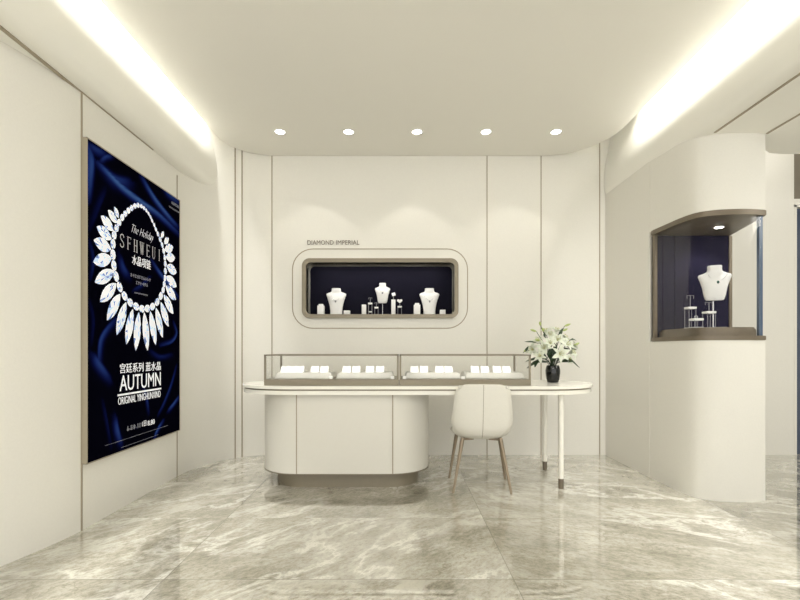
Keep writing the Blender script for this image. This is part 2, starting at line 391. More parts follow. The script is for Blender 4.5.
# white blocks and boxes
def gift_block(px, wpx, hpx, cap, label, kind='display_block'):
    x = (px-400)*YN/465; w = wpx*YN/465/2; h = hpx*YN/465-.006
    if cap:
        t = empty(kind, (x, YN, SH)); obj('body', B(-w, w, -w*.8, w*.8, 0, h*.86, bev=.003), M_WHITE, t, 40)
        obj('cap', B(-w*.68, w*.68, -w*.55, w*.55, h*.86, h, bev=.003), M_WHITE, t, 40)
    else:
        t = obj(kind, B(-w, w, -w, w, 0, h, bev=.004), M_WHITE, None, 40); t.location = (x, YN, SH)
    tag(t, label, 'display block', 'white blocks on the niche shelf'); return t
gift_block(321, 6.6, 11.5, 1, 'white capped box standing left of the left niche bust')
gift_block(347, 6, 5, 0, 'low white block standing right of the left niche bust')
gift_block(364, 4.3, 11, 0, 'slim white block standing first from the left in the middle niche cluster')
gift_block(417, 6.4, 12.5, 1, 'white capped box standing left of the right niche bust')
gift_block(442.6, 5.4, 5.8, 0, 'low white block standing right of the right niche bust')
def stand(root_xyz, w, h, label, top='T', toph=.05, group=None, lower=True):
    """small acrylic jewelry riser: top plate, base plate, four rods, optional earring T"""
    t = empty('earring_stand', root_xyz); tag(t, label, 'jewelry stand', group)
    obj('base_plate', B(-w, w, -w, w, 0, .006, bev=.002), M_ACRYL, t)
    obj('top_plate', B(-w, w, -w, w, h-.016, h, bev=.003), M_WHITE, t, 40)
    if lower: obj('middle_plate', B(-w*.9, w*.9, -w*.9, w*.9, h*.22, h*.22+.01, bev=.002), M_WHITE, t, 40)
    for sx in (-1, 1):
        for sy in (-1, 1): obj('rod', tube(bmesh.new(), [(sx*w*.85, sy*w*.85, .003), (sx*w*.85, sy*w*.85, h-.012)], .0022, 8), M_ROD, t, 40)
    if top == 'T':
        bm = tube(bmesh.new(), [(0, 0, h-.002), (0, 0, h+toph)], .0028, 8)
        tube(bm, [(-w*.8, 0, h+toph*.72), (-w*.85, 0, h+toph), (0, 0, h+toph), (w*.85, 0, h+toph), (w*.8, 0, h+toph*.72)], .0022, 6)
        obj('earring_tee', bm, M_ROD, t, 40)
    if top == 'ring':
        bm = bmesh.new(); tube(bm, [(.010*math.cos(a), 0, h+.010+.010*math.sin(a)) for a in [2*PI*k/16 for k in range(17)]], .0022, 6)
        obj('ring', bm, M_SILVER, t, 40)
    if top == 'heart':
        obj('post', tube(bmesh.new(), [(0, 0, h-.002), (0, 0, h+.03)], .0025, 8), M_SILVER, t, 40)
        bm = bmesh.new(); pts = [(16*math.sin(a)**3/16, (13*math.cos(a)-5*math.cos(2*a)-2*math.cos(3*a)-math.cos(4*a))/16) for a in [2*PI*k/32 for k in range(32)]]
        fr_ = [bm.verts.new((x*.028, -.004, h+.052+z*.024)) for x, z in pts]; bk = [bm.verts.new((x*.028, .006, h+.052+z*.024)) for x, z in pts]
        bm.faces.new(fr_); bm.faces.new(bk[::-1])
        for i in range(32): bm.faces.new((fr_[i], fr_[(i+1) % 32], bk[(i+1) % 32], bk[i]))
        obj('heart', bm, M_WHITE, t)
    return t
x = lambda px: (px-400)*YN/465
stand((x(370.3), YN-.01, SH), .021, .125, 'taller of the two clear earring stands with a tee bar in the wall niche', 'T', .05, 'clear jewelry stands in the wall niche')
stand((x(376.6), YN-.035, SH), .020, .080, 'shorter clear earring stand with a tee bar left of the raised middle niche bust', 'T', .042, 'clear jewelry stands in the wall niche', False)
t = empty('jewelry_pillar', (x(393.4), YN, SH)); tag(t, 'white pillar with a tilted square pad on top right of the raised niche bust', 'jewelry stand')
obj('column', B(-.021, .021, -.021, .021, 0, .158, bev=.003), M_WHITE, t, 40)
obj('neck', tube(bmesh.new(), [(0, 0, .155), (0, 0, .2)], .004, 8), M_SILVER, t, 40)
o = obj('pad', B(-.018, .018, -.02, .02, -.006, .006, bev=.004), M_WHITE, t, 40); o.location = (.002, 0, .212); o.rotation_euler = (math.radians(50), math.radians(-14), 0)
stand((x(399.7), YN-.005, SH), .022, .092, 'clear jewelry stand topped with a white heart in the wall niche', 'heart', 0, 'clear jewelry stands in the wall niche', False)

# ================================================================== CORNER DISPLAY WINDOW
cw = empty('display_window', (2.35, 3.5, 1.12)); tag(cw, 'curved glass display window cut into the rounded corner column with bronze rims', 'display window')
def inset(pts, d):
    out = []
    for i, p in enumerate(pts):
        a = Vector(pts[max(i-1, 0)]); b = Vector(pts[min(i+1, len(pts)-1)]); t = (b-a).normalized(); out.append((p[0]-t.y*d, p[1]+t.x*d))
    return out
FCi = inset(FC, -.006); 
def band(z0, z1, off_out, bev=.006):
    o_ = inset(FC, -off_out)
    return P(o_+[(2.54+off_out, 3.25), (2.71, 3.828), (2.08, 3.828)], z0, z1, bev=bev)
nparent(obj('top_rim', band(1.985, 2.022, .008), M_BRONZE, None, 40), cw)
nparent(obj('bottom_rim', band(1.118, 1.150, .006), M_BRONZE, None, 40), cw)
pl = inset(FC, .03)[4:-2]
pl = [(2.10, 3.76)]+pl+[(2.505, 3.27), (2.66, 3.80), (2.12, 3.80)]
nparent(obj('plinth', P(pl, 1.150, 1.21, bev=.028, seg=4, which='top'), mat('brushed_bronze', (.17, .14, .10), .45, metal=.3, noise=.3, nscale=9), None, 40), cw)
nparent(obj('back_panel', join(B(2.072, 2.243, 3.800, 3.829, 1.151, 1.984), B(2.248, 2.685, 3.800, 3.829, 1.151, 1.984)), M_NAVY2), cw)
nparent(obj('panel_edge', B(2.688, 2.712, 3.795, 3.83, 1.151, 1.984), M_BRONZE), cw)
nparent(obj('post', B(2.062, 2.084, 3.765, 3.799, 1.151, 1.984), M_BRONZE), cw)
def sheet(pts, z0, z1, th):
    a = inset(pts, th); return P(list(pts)+a[::-1], z0, z1)
gl = inset(FC, .012)[1:-1]
nparent(obj('front_glass', sheet(gl, 1.151, 1.984, .005), M_GLASS2, None, 40), cw)
nparent(obj('side_glass', sheet([(2.545, 3.28), (2.70, 3.79)], 1.151, 1.984, .005), M_GLASS2), cw)
nparent(obj('glass_edge', B(2.508, 2.533, 3.246, 3.27, 1.151, 1.984), M_BLUE), cw)
dl = obj('downlight', lathe(bmesh.new(), [(.032, 1.981), (.034, 1.979), (.034, 1.986)], (2.42, 3.53)), M_WHITE); nparent(dl, cw)
nparent(obj('lamp', lathe(bmesh.new(), [(.026, 1.9775), (.026, 1.9785)], (2.42, 3.53)), M_LED), cw)
def spot(name, loc, e, deg, blend=.7, r=.03, color=(1, .95, .86), d=(0, 0, -1)):
    l = bpy.data.lights.new(name, 'SPOT'); l.energy = e; l.spot_size = math.radians(deg); l.spot_blend = blend; l.shadow_soft_size = r; l.color = color
    o = bpy.data.objects.new(name, l); COL.objects.link(o); o.location = loc; o.rotation_euler = Vector(d).to_track_quat('-Z', 'Y').to_euler(); return o
spot('window_spot', (2.42, 3.53, 1.97), 6, 130, .5, .025, (1, .97, .93), (0, .1, -1))
ZP = 1.210; YW = 3.52
def wx(px, Y=YW): return (px-400)*Y/465
t = empty('necklace_bust', (wx(713), YW, ZP), math.radians(-28)); tag(t, 'white necklace bust on a rod stand inside the curved corner display window', 'jewelry bust')
o = obj('bust', bust_short(.215, .262), M_WHITE, t, 50); o.location = (.01, 0, .215)
obj('rod', tube(bmesh.new(), [(0, .0, .01), (0, 0, .235)], .006, 10), M_SILVER, t, 40)
obj('base', B(-.08, .08, -.04, .04, 0, .012, bev=.004), M_ACRYL, t, 40)
p = pendant(.06, .062, YW-.056, wx(714.5)-.012, ZP+.355, 1, 'fine necklace with a round dark green pendant on the corner window bust')
p.rotation_euler = (0, 0, math.radians(-28))
stand((wx(690.3, 3.44), 3.44, ZP), .03, .158, 'tallest clear earring stand with a tee bar in the corner display window', 'T', .085, 'clear stands in the corner window', False)
stand((wx(696.2, 3.36), 3.36, ZP), .034, .068, 'lowest clear stand holding a ring in the corner display window', 'ring', 0, 'clear stands in the corner window', False)
stand((wx(709, 3.40), 3.40, ZP), .033, .122, 'middle-height clear earring stand in front of the corner window bust', 'T', .065, 'clear stands in the corner window', False)

# ================================================================== POSTER
ps = empty('poster_board', (-1.85, 3.27, .385)); tag(ps, 'large framed navy poster of a crystal necklace hanging on the left wall', 'poster')
PY0, PY1, PZ0, PZ1, PX = 2.70, 3.843, .385, 2.288, -1.82
bm = bmesh.new()
nparent(obj('frame', B(-1.85, PX-.001, PY0, PY1, PZ0, PZ1, bev=.003), M_FRAME), ps)
for y0, y1, z0, z1 in ((PY0, PY0+.006, PZ0, PZ1), (PY1-.006, PY1, PZ0, PZ1), (PY0, PY1, PZ0, PZ0+.006), (PY0, PY1, PZ1-.006, PZ1)): box(bm, PX-.004, PX+.003, y0, y1, z0, z1)
nparent(obj('frame_edge', bm, M_FRAME), ps)
def pp(px, py):
    Y = -PX*465/(400-px); return (Y, 1.05+(350-py)*Y/465)
streaks = [  # (pixel polyline, width, brightness)
    ([(86, 141), (92, 158), (91, 178), (89, 200)], .055, .85), ([(98, 162), (108, 172), (122, 186), (140, 200), (158, 213), (178, 232)], .032, 1.1),
    ([(104, 168), (116, 178), (130, 181)], .055, .7), ([(88, 143), (97, 149), (106, 153)], .035, .7), ([(100, 161), (106, 156), (112, 156)], .02, .8), ([(142, 176), (150, 190), (158, 202), (170, 217), (178, 226)], .032, 1.0),
    ([(164, 187), (170, 193), (179, 201)], .04, .9), ([(106, 190), (100, 205), (90, 230)], .03, .35),
    ([(99, 366), (99, 350), (101, 338), (107, 328), (116, 318)], .028, .8), ([(174, 322), (177, 333), (172, 342), (160, 346)], .02, .8),
    ([(121, 257), (124, 267), (129, 275)], .04, .7), ([(152, 260), (160, 272), (172, 288), (178, 296)], .025, .9), ([(133, 290), (142, 284), (150, 276)], .02, .6),
    ([(94, 355), (100, 364), (110, 378)], .04, .8), ([(116, 418), (118, 430), (122, 444)], .035, .8), ([(144, 388), (147, 397), (149, 412)], .022, .7),
    ([(158, 414), (164, 402), (171, 384), (176, 366)], .02, .65), ([(154, 438), (157, 430), (163, 420)], .022, .9), ([(168, 410), (173, 404), (179, 396)], .022, .9),
    ([(90, 300), (94, 320), (92, 345)], .02, .35), ([(103, 400), (107, 420), (112, 448)], .018, .4), ([(150, 350), (160, 356), (172, 354)], .025, .5), ([(90, 240), (94, 260), (91, 280)], .02, .5)]
ST = []
for pts, w, b in streaks:
    q = catmull([(*pp(*a), 0) for a in pts], 5); ST.append((q, w, b, min(v.x for v in q)-3*w, max(v.x for v in q)+3*w, min(v.y for v in q)-3*w, max(v.y for v in q)+3*w))
NU, NV = 110, 182
verts = []; faces = []; cols = []
for j in range(NV+1):
    for i in range(NU+1):
        Y = PY0+.006+(PY1-PY0-.012)*i/NU; Z = PZ0+.006+(PZ1-PZ0-.012)*j/NV
        verts.append((PX, Y, Z)); s = 0
        for q, w, b, a0, a1, b0, b1 in ST:
            if not (a0 < Y < a1 and b0 < Z < b1): continue
            best = 9; side = 0; tt = 0
            for k in range(len(q)-1):
                ax, ay = q[k].x, q[k].y; dx, dy = q[k+1].x-ax, q[k+1].y-ay; L2 = dx*dx+dy*dy
                t = max(0, min(1, ((Y-ax)*dx+(Z-ay)*dy)/L2)); ex, ey = Y-ax-t*dx, Z-ay-t*dy; d = math.hypot(ex, ey)
                if d < best: best = d; side = dx*ey-dy*ex; tt = (k+t)/(len(q)-1)
            ww = w*(.45 if side > 0 else 1.25)
            s = max(s, b*math.exp(-(best/ww)**2)*(math.sin(PI*(.08+.84*tt))**.5))
        s = min(1, s); cols.append((.001+.008*s*s+.02*s**4, .001+.018*s*s+.05*s**4, .003+.20*s**1.9, 1))
for j in range(NV):
    for i in range(NU): a = j*(NU+1)+i; faces.append((a, a+1, a+NU+2, a+NU+1))
me = bpy.data.meshes.new('printed_sheet'); me.from_pydata(verts, [], faces)
ca = me.color_attributes.new('silk', 'FLOAT_COLOR', 'POINT')
for i, c in enumerate(cols): ca.data[i].color = c
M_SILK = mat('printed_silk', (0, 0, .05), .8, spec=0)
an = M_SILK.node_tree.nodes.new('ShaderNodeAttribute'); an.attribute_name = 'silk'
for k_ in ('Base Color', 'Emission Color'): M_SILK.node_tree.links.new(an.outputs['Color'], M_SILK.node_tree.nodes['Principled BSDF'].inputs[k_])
M_SILK.node_tree.nodes['Principled BSDF'].inputs['Emission Strength'].default_value = .3  # faint glow added in the silk print's own colours
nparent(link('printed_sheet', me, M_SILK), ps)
# necklace picture: beads on a ring plus marquise crystals, thin raised print
XF = PX+.0015
RN = random.Random(3)
def flat_blob(bm, Y, Z, a, b, ang, n=12, pointed=False, asym=0):
    vs = []
    for k in range(n):
        t = 2*PI*k/n; cx, cy = a*math.cos(t), b*math.sin(t)
        if pointed: cy = b*math.sin(t)*abs(math.sin(t))**.75
        vs.append(bm.verts.new((XF, Y+cx*math.cos(ang)-cy*math.sin(ang), Z+cx*math.sin(ang)+cy*math.cos(ang))))
    c = bm.verts.new((XF+.003, Y, Z)); md_ = [bm.verts.new((XF+.002, Y+(v.co.y-Y)*.55, Z+(v.co.z-Z)*.55)) for v in vs]
    for k in range(n):
        k2 = (k+1) % n
        for q in ((vs[k], vs[k2], md_[k2]), (vs[k], md_[k2], md_[k]), (md_[k], md_[k2], c)): bm.faces.new(q).material_index = RN.choice((0, 0, 0, 0, 0, 0, 1, 1, 2))
beads = [(137.8, 205.2), (141, 206), (143.8, 208), (146.2, 210.5), (148.4, 213.6), (150.3, 217), (152, 220.8), (154, 225), (155.7, 229.3), (157.8, 234), (160, 239.5), (162, 245), (163.5, 251), (164.6, 257.5), (165.2, 264), (165.2, 271), (164.8, 278), (164, 284), (163, 290), (160.6, 296), (157, 302), (152.3, 306.5), (147.2, 308.5), (141.8, 308.8), (136, 306.5), (130, 302.5), (124.4, 296), (119.5, 287), (116, 276.5), (113.7, 265.5), (112.8, 254.5), (112.8, 244), (114, 235), (116.4, 228), (119, 222.5), (122, 217.5), (125, 213.7), (128.2, 210.5), (131.4, 208), (134.6, 206)]
crys = [((118.5, 218), (114, 206.7)), ((117, 223), (107.8, 210)), ((113.5, 230.5), (100.7, 215.8)), ((111.5, 239), (96.5, 226.7)), ((111, 249.5), (93.5, 240)), ((111.5, 258), (93, 262)), ((114, 271), (94.6, 282.3)),
        ((116.2, 283.5), (99.7, 301.8)), ((120, 294), (106.8, 320.3)), ((126, 302), (116.5, 335)), ((132.7, 309), (126, 344.5)), ((138.7, 312), (135.5, 350.7)), ((144, 312), (147.4, 350.7)), ((150, 311), (155.7, 345)), ((155.7, 307.5), (162.4, 337.5)),
        ((160.5, 302), (168.4, 326.7)), ((163.5, 294.7), (173.2, 313.8)), ((165.4, 285.7), (175.8, 299.7)), ((166, 276.5), (176.5, 286.5)), ((166.5, 266), (176.5, 272.5)), ((165.7, 257), (174.8, 258)), ((164.5, 250), (173, 247)), ((164, 243.5), (168.5, 238)), ((161, 238), (163.5, 231.5))]
bm = bmesh.new(); nb = len(beads)
bc = [pp(*b) for b in beads]
for i, (Y, Z) in enumerate(bc):
    Ya, Za = bc[i-1]; Yb, Zb = bc[(i+1) % nb]; ang = math.atan2(Zb-Za, Yb-Ya); L_ = math.hypot(Yb-Ya, Zb-Za)/2
    flat_blob(bm, Y, Z, L_*.50, min(L_*.40, .026)*1.05, ang)
for k, (a, b) in enumerate(crys):
    ya, za = pp(*a); yb, zb = pp(*b); L_ = math.hypot(yb-ya, zb-za); ang = math.atan2(zb-za, yb-ya)
    flat_blob(bm, (ya+yb)/2, (za+zb)/2, L_/2, min(.042, L_*.22+.005), ang, 16, True)
npic = obj('necklace_picture', bm, mat('crystal_white', (.93, .95, 1), .4, emit=((.95, .97, 1), .25)))  # white and pale blue facets get a faint added glow
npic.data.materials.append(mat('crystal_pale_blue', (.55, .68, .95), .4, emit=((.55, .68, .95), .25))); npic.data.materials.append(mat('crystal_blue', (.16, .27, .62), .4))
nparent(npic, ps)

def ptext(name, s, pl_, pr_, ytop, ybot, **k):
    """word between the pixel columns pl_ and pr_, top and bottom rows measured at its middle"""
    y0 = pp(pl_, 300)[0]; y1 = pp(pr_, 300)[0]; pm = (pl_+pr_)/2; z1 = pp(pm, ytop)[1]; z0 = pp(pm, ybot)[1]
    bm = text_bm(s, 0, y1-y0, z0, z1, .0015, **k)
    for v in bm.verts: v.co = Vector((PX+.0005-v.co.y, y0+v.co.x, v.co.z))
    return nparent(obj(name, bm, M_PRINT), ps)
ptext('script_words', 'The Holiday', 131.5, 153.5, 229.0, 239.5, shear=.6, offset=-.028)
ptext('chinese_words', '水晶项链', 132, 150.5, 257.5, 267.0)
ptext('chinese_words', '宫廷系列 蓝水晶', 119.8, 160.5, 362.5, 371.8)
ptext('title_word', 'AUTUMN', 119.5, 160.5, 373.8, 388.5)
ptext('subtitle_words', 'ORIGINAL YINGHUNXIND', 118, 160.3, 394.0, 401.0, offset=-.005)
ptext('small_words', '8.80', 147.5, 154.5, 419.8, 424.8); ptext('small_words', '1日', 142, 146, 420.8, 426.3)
# serif capitals drawn with thin stems and slab serifs
def serif(s, y0, y1, z0, z1, mt):
    n = len(s); pitch = (y1-y0)/(n-.35); w = pitch*.56; h = z1-z0; tk = w*.17; tn_ = w*.08
    def bar(a, b, th):
        (u0, v0), (u1, v1) = a, b; d = Vector((u1-u0, v1-v0)); nn = Vector((-d.y, d.x)).normalized()*th/2
        q = [(u0+nn.x, v0+nn.y), (u1+nn.x, v1+nn.y), (u1-nn.x, v1-nn.y), (u0-nn.x, v0-nn.y)]
        bm.faces.new([bm.verts.new((PX+.0018, ox+u, z0+v)) for u, v in q])
    for i, c in enumerate(s):
        ox = y0+i*pitch; bm = bmesh.new()
        def stem(u): bar((u, 0), (u, h), tk); bar((u-w*.2, tn_/2), (u+w*.2, tn_/2), tn_); bar((u-w*.2, h-tn_/2), (u+w*.2, h-tn_/2), tn_)
        if c == 'S':
            q = [(w*.95, h*.78), (w*.85, h*.95), (w*.5, h), (w*.15, h*.9), (w*.08, h*.74), (w*.25, h*.58), (w*.75, h*.42), (w*.93, h*.26), (w*.85, h*.1), (w*.5, 0), (w*.15, h*.06), (w*.05, h*.24)]
            for a, b in zip(q, q[1:]): bar(a, b, tk*.8)
        elif c in 'FE':
            stem(w*.2); bar((w*.1, h-tn_/2), (w, h-tn_/2), tn_); bar((w, h), (w, h*.84), tn_); bar((w*.2, h*.52), (w*.75, h*.52), tn_); bar((w*.75, h*.6), (w*.75, h*.44), tn_)
            if c == 'E': bar((w*.1, tn_/2), (w, tn_/2), tn_); bar((w, 0), (w, h*.16), tn_)
        elif c == 'H': stem(w*.15); stem(w*.85); bar((w*.15, h*.52), (w*.85, h*.52), tn_)
        elif c == 'W':
            for a, b, t_ in (((0, h), (w*.28, 0), tk), ((w*.28, 0), (w*.5, h), tn_), ((w*.5, h), (w*.75, 0), tk), ((w*.75, 0), (w*1.0, h), tn_)): bar(a, b, t_)
            bar((-w*.15, h), (w*.2, h), tn_); bar((w*.35, h), (w*.65, h), tn_); bar((w*.85, h), (w*1.15, h), tn_)
        elif c == 'U':
            bar((w*.15, h), (w*.15, h*.2), tk); bar((w*.15, h*.2), (w*.35, h*.03), tk*.8); bar((w*.35, h*.03), (w*.65, h*.03), tn_); bar((w*.65, h*.03), (w*.85, h*.2), tn_); bar((w*.85, h*.2), (w*.85, h), tn_)
            bar((-w*.05, h), (w*.35, h), tn_); bar((w*.68, h), (w*1.02, h), tn_)
        elif c == 'I': stem(w*.5)
        nparent(obj('letter', bm, mt), ps)
serif('SFHWEUI', pp(119.8, 240)[0], pp(161, 240)[0], 1.722, 1.808, mat('grey_print', (.7, .7, .72), .4))
y0, z0 = pp(117.5, 395.2); y1, z1 = pp(161, 388.6)
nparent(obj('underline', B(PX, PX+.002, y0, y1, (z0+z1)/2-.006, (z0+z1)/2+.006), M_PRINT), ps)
bm = bmesh.new()      # lines too fine to read, as rows of tiny strokes
def tiny(pl_, pr_, ym, hh, cell, seed):
    rnd = random.Random(seed); a = pp(pl_, 300)[0]; b = pp(pr_, 300)[0]; z = pp((pl_+pr_)/2, ym)[1]; u = a
    while u < b:
        for _ in range(3):
            vv = z+rnd.uniform(-hh, hh)*.8; box(bm, PX, PX+.0015, u, u+cell*.7, vv-hh*.13, vv+hh*.13)
        uu = u+rnd.uniform(.1, .5)*cell; box(bm, PX, PX+.0015, uu, uu+cell*.16, z-hh, z+hh); u += cell
tiny(130.5, 151, 277.5, .012, .026, 1); tiny(136, 146.5, 283.8, .012, .026, 2); tiny(134.5, 147.5, 294, .005, .010, 3)
tiny(127, 140.5, 426.8, .017, .036, 4); tiny(105, 168, 435.5, .0022, .013, 5); tiny(121, 158, 441.2, .0022, .013, 6)
tiny(171.5, 178.5, 204.7, .012, .014, 7); tiny(169, 179.2, 209.5, .007, .016, 8)
fp = nparent(obj('fine_print', bm, mat('dim_print', (.32, .33, .38), .5)), ps); fp['kind'] = 'stuff'

# ================================================================== DESK
XD0, XD1, YD0, YD1 = -1.27, 1.55, 3.42, 4.17
def stadium(x0, x1, y0, y1, n=20, k=1.0):
    r = (y1-y0)/2; rx = r*k; cy = (y0+y1)/2
    return [(x1-rx+rx*math.cos(a), cy+r*math.sin(a)) for a in [(-PI/2+PI*i/n) for i in range(n+1)]] + [(x0+rx+rx*math.cos(a), cy+r*math.sin(a)) for a in [(PI/2+PI*i/n) for i in range(n+1)]]
desk = empty('display_desk', (.14, 3.8, 0)); tag(desk, 'long cream oval-ended jewelry counter desk with a rounded cabinet base and white legs', 'desk')
nparent(obj('tabletop', P(stadium(XD0, XD1, YD0, YD1, k=1.25), .760, .783, bev=.005), M_TOP, None, 35), desk)
nparent(obj('shadow_gap', P(stadium(XD0+.02, XD1-.02, YD0+.02, YD1-.02, k=1.25), .748, .760), M_BRONZE2, None, 35), desk)
nparent(obj('apron', P(stadium(XD0+.012, XD1-.012, YD0+.012, YD1-.012, k=1.25), .718, .748, bev=.004), M_TOP, None, 35), desk)
cabinet = stadium(-1.095, .235, 3.49, 4.12, 20)
nparent(obj('cabinet', P(cabinet, .117, .718), M_DESK, None, 35), desk)
nparent(obj('plinth', P(stadium(-.995, .15, 3.56, 4.05, 20), 0, .117), M_BRONZE2, None, 35), desk)
for px in (296.5, 392.7):
    xx = (px-400)*3.49/465; nparent(obj('door_joint', B(xx-.004, xx+.004, 3.4875, 3.50, .12, .717), M_LINE), desk)
nparent(obj('cabinet_edge', P(stadium(-1.098, .238, 3.487, 4.123, 20), .112, .120), M_BRONZE2, None, 35), desk)
for (lx, ly) in ((1.222, 3.53), (1.27, 4.08)):
    o = nparent(obj('leg', lathe(bmesh.new(), [(.02, .075), (.021, .718)], (lx, ly), 20), M_TOP, None, 40), desk)
    nparent(obj('leg_foot', lathe(bmesh.new(), [(.019, 0), (.0205, .075)], (lx, ly), 20), M_BRONZE, None, 40), desk)

# vitrines on the desk
def vitrine(x0, x1, label):
    y0, y1, z0, z1 = 3.50, 3.99, .783, 1.016; t = empty('glass_vitrine', ((x0+x1)/2, (y0+y1)/2, z0)); tag(t, label, 'display case', 'glass vitrines on the desk')
    f = .010; w = .014
    nparent(obj('base', B(x0, x1, y0, y1, z0, z0+.045, bev=.002), M_BRONZE2), t)
    bm = bmesh.new()
    for xx in (x0, x1-w):
        for yy in (y0, y1-w): box(bm, xx, xx+w, yy, yy+w, z0+.045, z1)
        box(bm, xx, xx+w, y0, y1, z1-f, z1)
    for yy in (y0, y1-w): box(bm, x0, x1, yy, yy+w, z1-f, z1)
    nparent(obj('frame', bm, M_BRONZE2), t)
    bm = bmesh.new()
    box(bm, x0+w, x1-w, y0+.004, y0+.008, z0+.045, z1-f); box(bm, x0+w, x1-w, y1-.008, y1-.004, z0+.045, z1-f)
    box(bm, x0+.004, x0+.008, y0+w, y1-w, z0+.045, z1-f); box(bm, x1-.008, x1-.004, y0+w, y1-w, z0+.045, z1-f)
    nparent(obj('glass_panes', bm, M_GLASS), t)
    nparent(obj('glass_top', B(x0+w, x1-w, y0+w, y1-w, z1-.006, z1-.001), M_GLASS), t)
    area('vitrine_light', ((x0+x1)/2, y0+w+.012, z1-f-.006), (x1-x0-.1, .01), .38, (0, .9, -.8), (1, .98, .94), 110)
vitrine(-1.024, -.010, 'left glass vitrine with bronze frame on the desk, nearer the poster')
vitrine(-.004, .986, 'right glass vitrine with bronze frame on the desk, nearer the flower vase')
def vx(px, Y): return (px-400)*Y/465
tr = [(274.4, 332, 'outermost white jewelry tray at the poster end of the left vitrine'), (336, 394, 'white jewelry tray in the left vitrine beside the middle posts'),
      (405, 461, 'white jewelry tray in the right vitrine beside the middle posts'), (465, 525, 'outermost white jewelry tray at the flower end of the right vitrine')]
for a, b, lab in tr:
    xa, xb = vx(a, 3.60), vx(b, 3.60)
    bm = B(xa, xb, 3.58, 3.93, .8285, .872)
    for v in bm.verts:
        if v.co.z > .85: v.co.x += (xa+xb-2*v.co.x)*.5*.06; v.co.y += .045 if v.co.y < 3.7 else -.02
    bmesh.ops.bevel(bm, geom=list(bm.edges), offset=.004, segments=2, affect='EDGES')
    c = Vector(((xa+xb)/2, 3.755, .8285))
    for v in bm.verts: v.co -= c
    o = obj('jewelry_tray', bm, M_TRAY, None, 40); o.location = c; tag(o, lab, 'tray', 'white trays in the vitrines')
pads = [(285.5, 'slanted'), (293, ''), (300.5, ''), (315.5, ''), (324.7, ''), (347, 's'), (356.5, ''), (370.2, ''), (380.2, ''), (414.2, ''), (423.8, ''), (439.2, ''), (448.2, ''), (474.5, ''), (484.5, 's'), (496.3, ''), (505.8, '')]
names = ['first', 'second', 'third', 'fourth', 'fifth', 'sixth', 'seventh', 'eighth', 'ninth', 'tenth', 'eleventh', 'twelfth', 'thirteenth', 'fourteenth', 'fifteenth', 'sixteenth', 'seventeenth']
tray_of = lambda p: 0 if p < 334 else 1 if p < 400 else 2 if p < 463 else 3
tnm = ['tray at the left vitrine\'s poster end', 'left vitrine\'s tray beside the middle posts', 'right vitrine\'s tray beside the middle posts', 'tray at the right vitrine\'s flower end']
cnt = {}
tot = {k: sum(1 for p, _ in pads if tray_of(p) == k) for k in range(4)}
proto = None
for px, kk in pads:
    k = tray_of(px); cnt[k] = cnt.get(k, 0)+1
    Y = 3.70
    if proto is None:
        proto = empty('ring_cushion', (0, 0, 0))
        bm = B(-.0345, .0345, -.022, .022, 0, .050, bev=.006, seg=3)
        for v in bm.verts:
            v.co.y += v.co.z*.55; v.co.x *= 1-.12*v.co.z/.05
        obj('pad', bm, M_PAD, proto, 40)
        obj('slot', B(-.02, .02, .001, .004, .044, .051), M_WHITE, proto)
        o = proto
    else: o = copy_tree(proto)
    o.location = (vx(px, Y), Y-.02, .872)
    posn = ['leftmost', 'second', 'third', 'fourth', 'rightmost'][cnt[k]-1 if cnt[k] < tot[k] else 4]
    tag(o, 'white ring cushion, %s on the %s' % (posn, tnm[k]), 'ring cushion', 'white ring cushions in the vitrines')
for px, lab in ((330.8, 'tiny white card at the inner front corner of the poster-end vitrine tray'), (392.5, 'tiny white card beside the middle posts in the left vitrine'), (404.5, 'tiny white card beside the middle posts in the right vitrine'), (463.2, 'tiny white card between the two trays of the right vitrine')):
    o = obj('price_card', B(-.014, .014, -.003, .003, 0, .022, bev=.002), M_PAD); o.location = (vx(px, 3.55), 3.55, .8285); o.rotation_euler = (math.radians(-15), 0, 0); tag(o, lab, 'card', 'small white cards in the vitrines')

# ================================================================== CHAIR
ch = empty('desk_chair', (.615, 3.60, 0), math.radians(-4)); tag(ch, 'cream leather chair with bronze legs seen from behind at the desk', 'chair')
prof = catmull([(-.285, .805, .165), (-.282, .775, .182), (-.272, .70, .192), (-.258, .61, .203), (-.243, .53, .212), (-.222, .465, .212), (-.175, .418, .203), (-.09, .398, .205), (.03, .398, .215), (.15, .405, .205), (.22, .402, .18)], 4)
wrap = [(0, .015), (.25, .05), (.42, .085), (.55, .10), (.7, .06), (1, .015)]
def wr(t):
    for (a, p), (b, q) in zip(wrap, wrap[1:]):
        if a <= t <= b: s = (t-a)/(b-a); s = s*s*(3-2*s); return p+(q-p)*s
    return .015
bm = bmesh.new(); rows = []; n = len(prof); NS = 20
for i, p in enumerate(prof):
    d = (prof[min(i+1, n-1)]-prof[max(i-1, 0)]); nrm = Vector((0, -d.y, d.x)); nrm = Vector((0, -(d.y), d.x)).normalized()   # towards the sitter
    if nrm.y < 0 and i < n/2: nrm = -nrm
    if nrm.z < 0 and i >= n/2: nrm = -nrm
    t = i/(n-1); row = []
    for k in range(NS+1):
        u = -1+2*k/NS
        q = Vector((p.z*math.sin(u*PI/2*.92)/math.sin(PI/2*.92), p.x, p.y))+nrm*wr(t)*abs(u)**2.6
        if i < 5: q.z -= .035*abs(u)**5*(1-i/5)
        row.append(bm.verts.new(q))
    rows.append(row)
for i in range(n-1):
    for k in range(NS): bm.faces.new((rows[i][k], rows[i][k+1], rows[i+1][k+1], rows[i+1][k]))
bmesh.ops.recalc_face_normals(bm, faces=bm.faces)
sh = obj('seat_shell', bm, M_LEATHER, ch, 80)
md = sh.modifiers.new('thick', 'SOLIDIFY'); md.thickness = .035; md.offset = 0
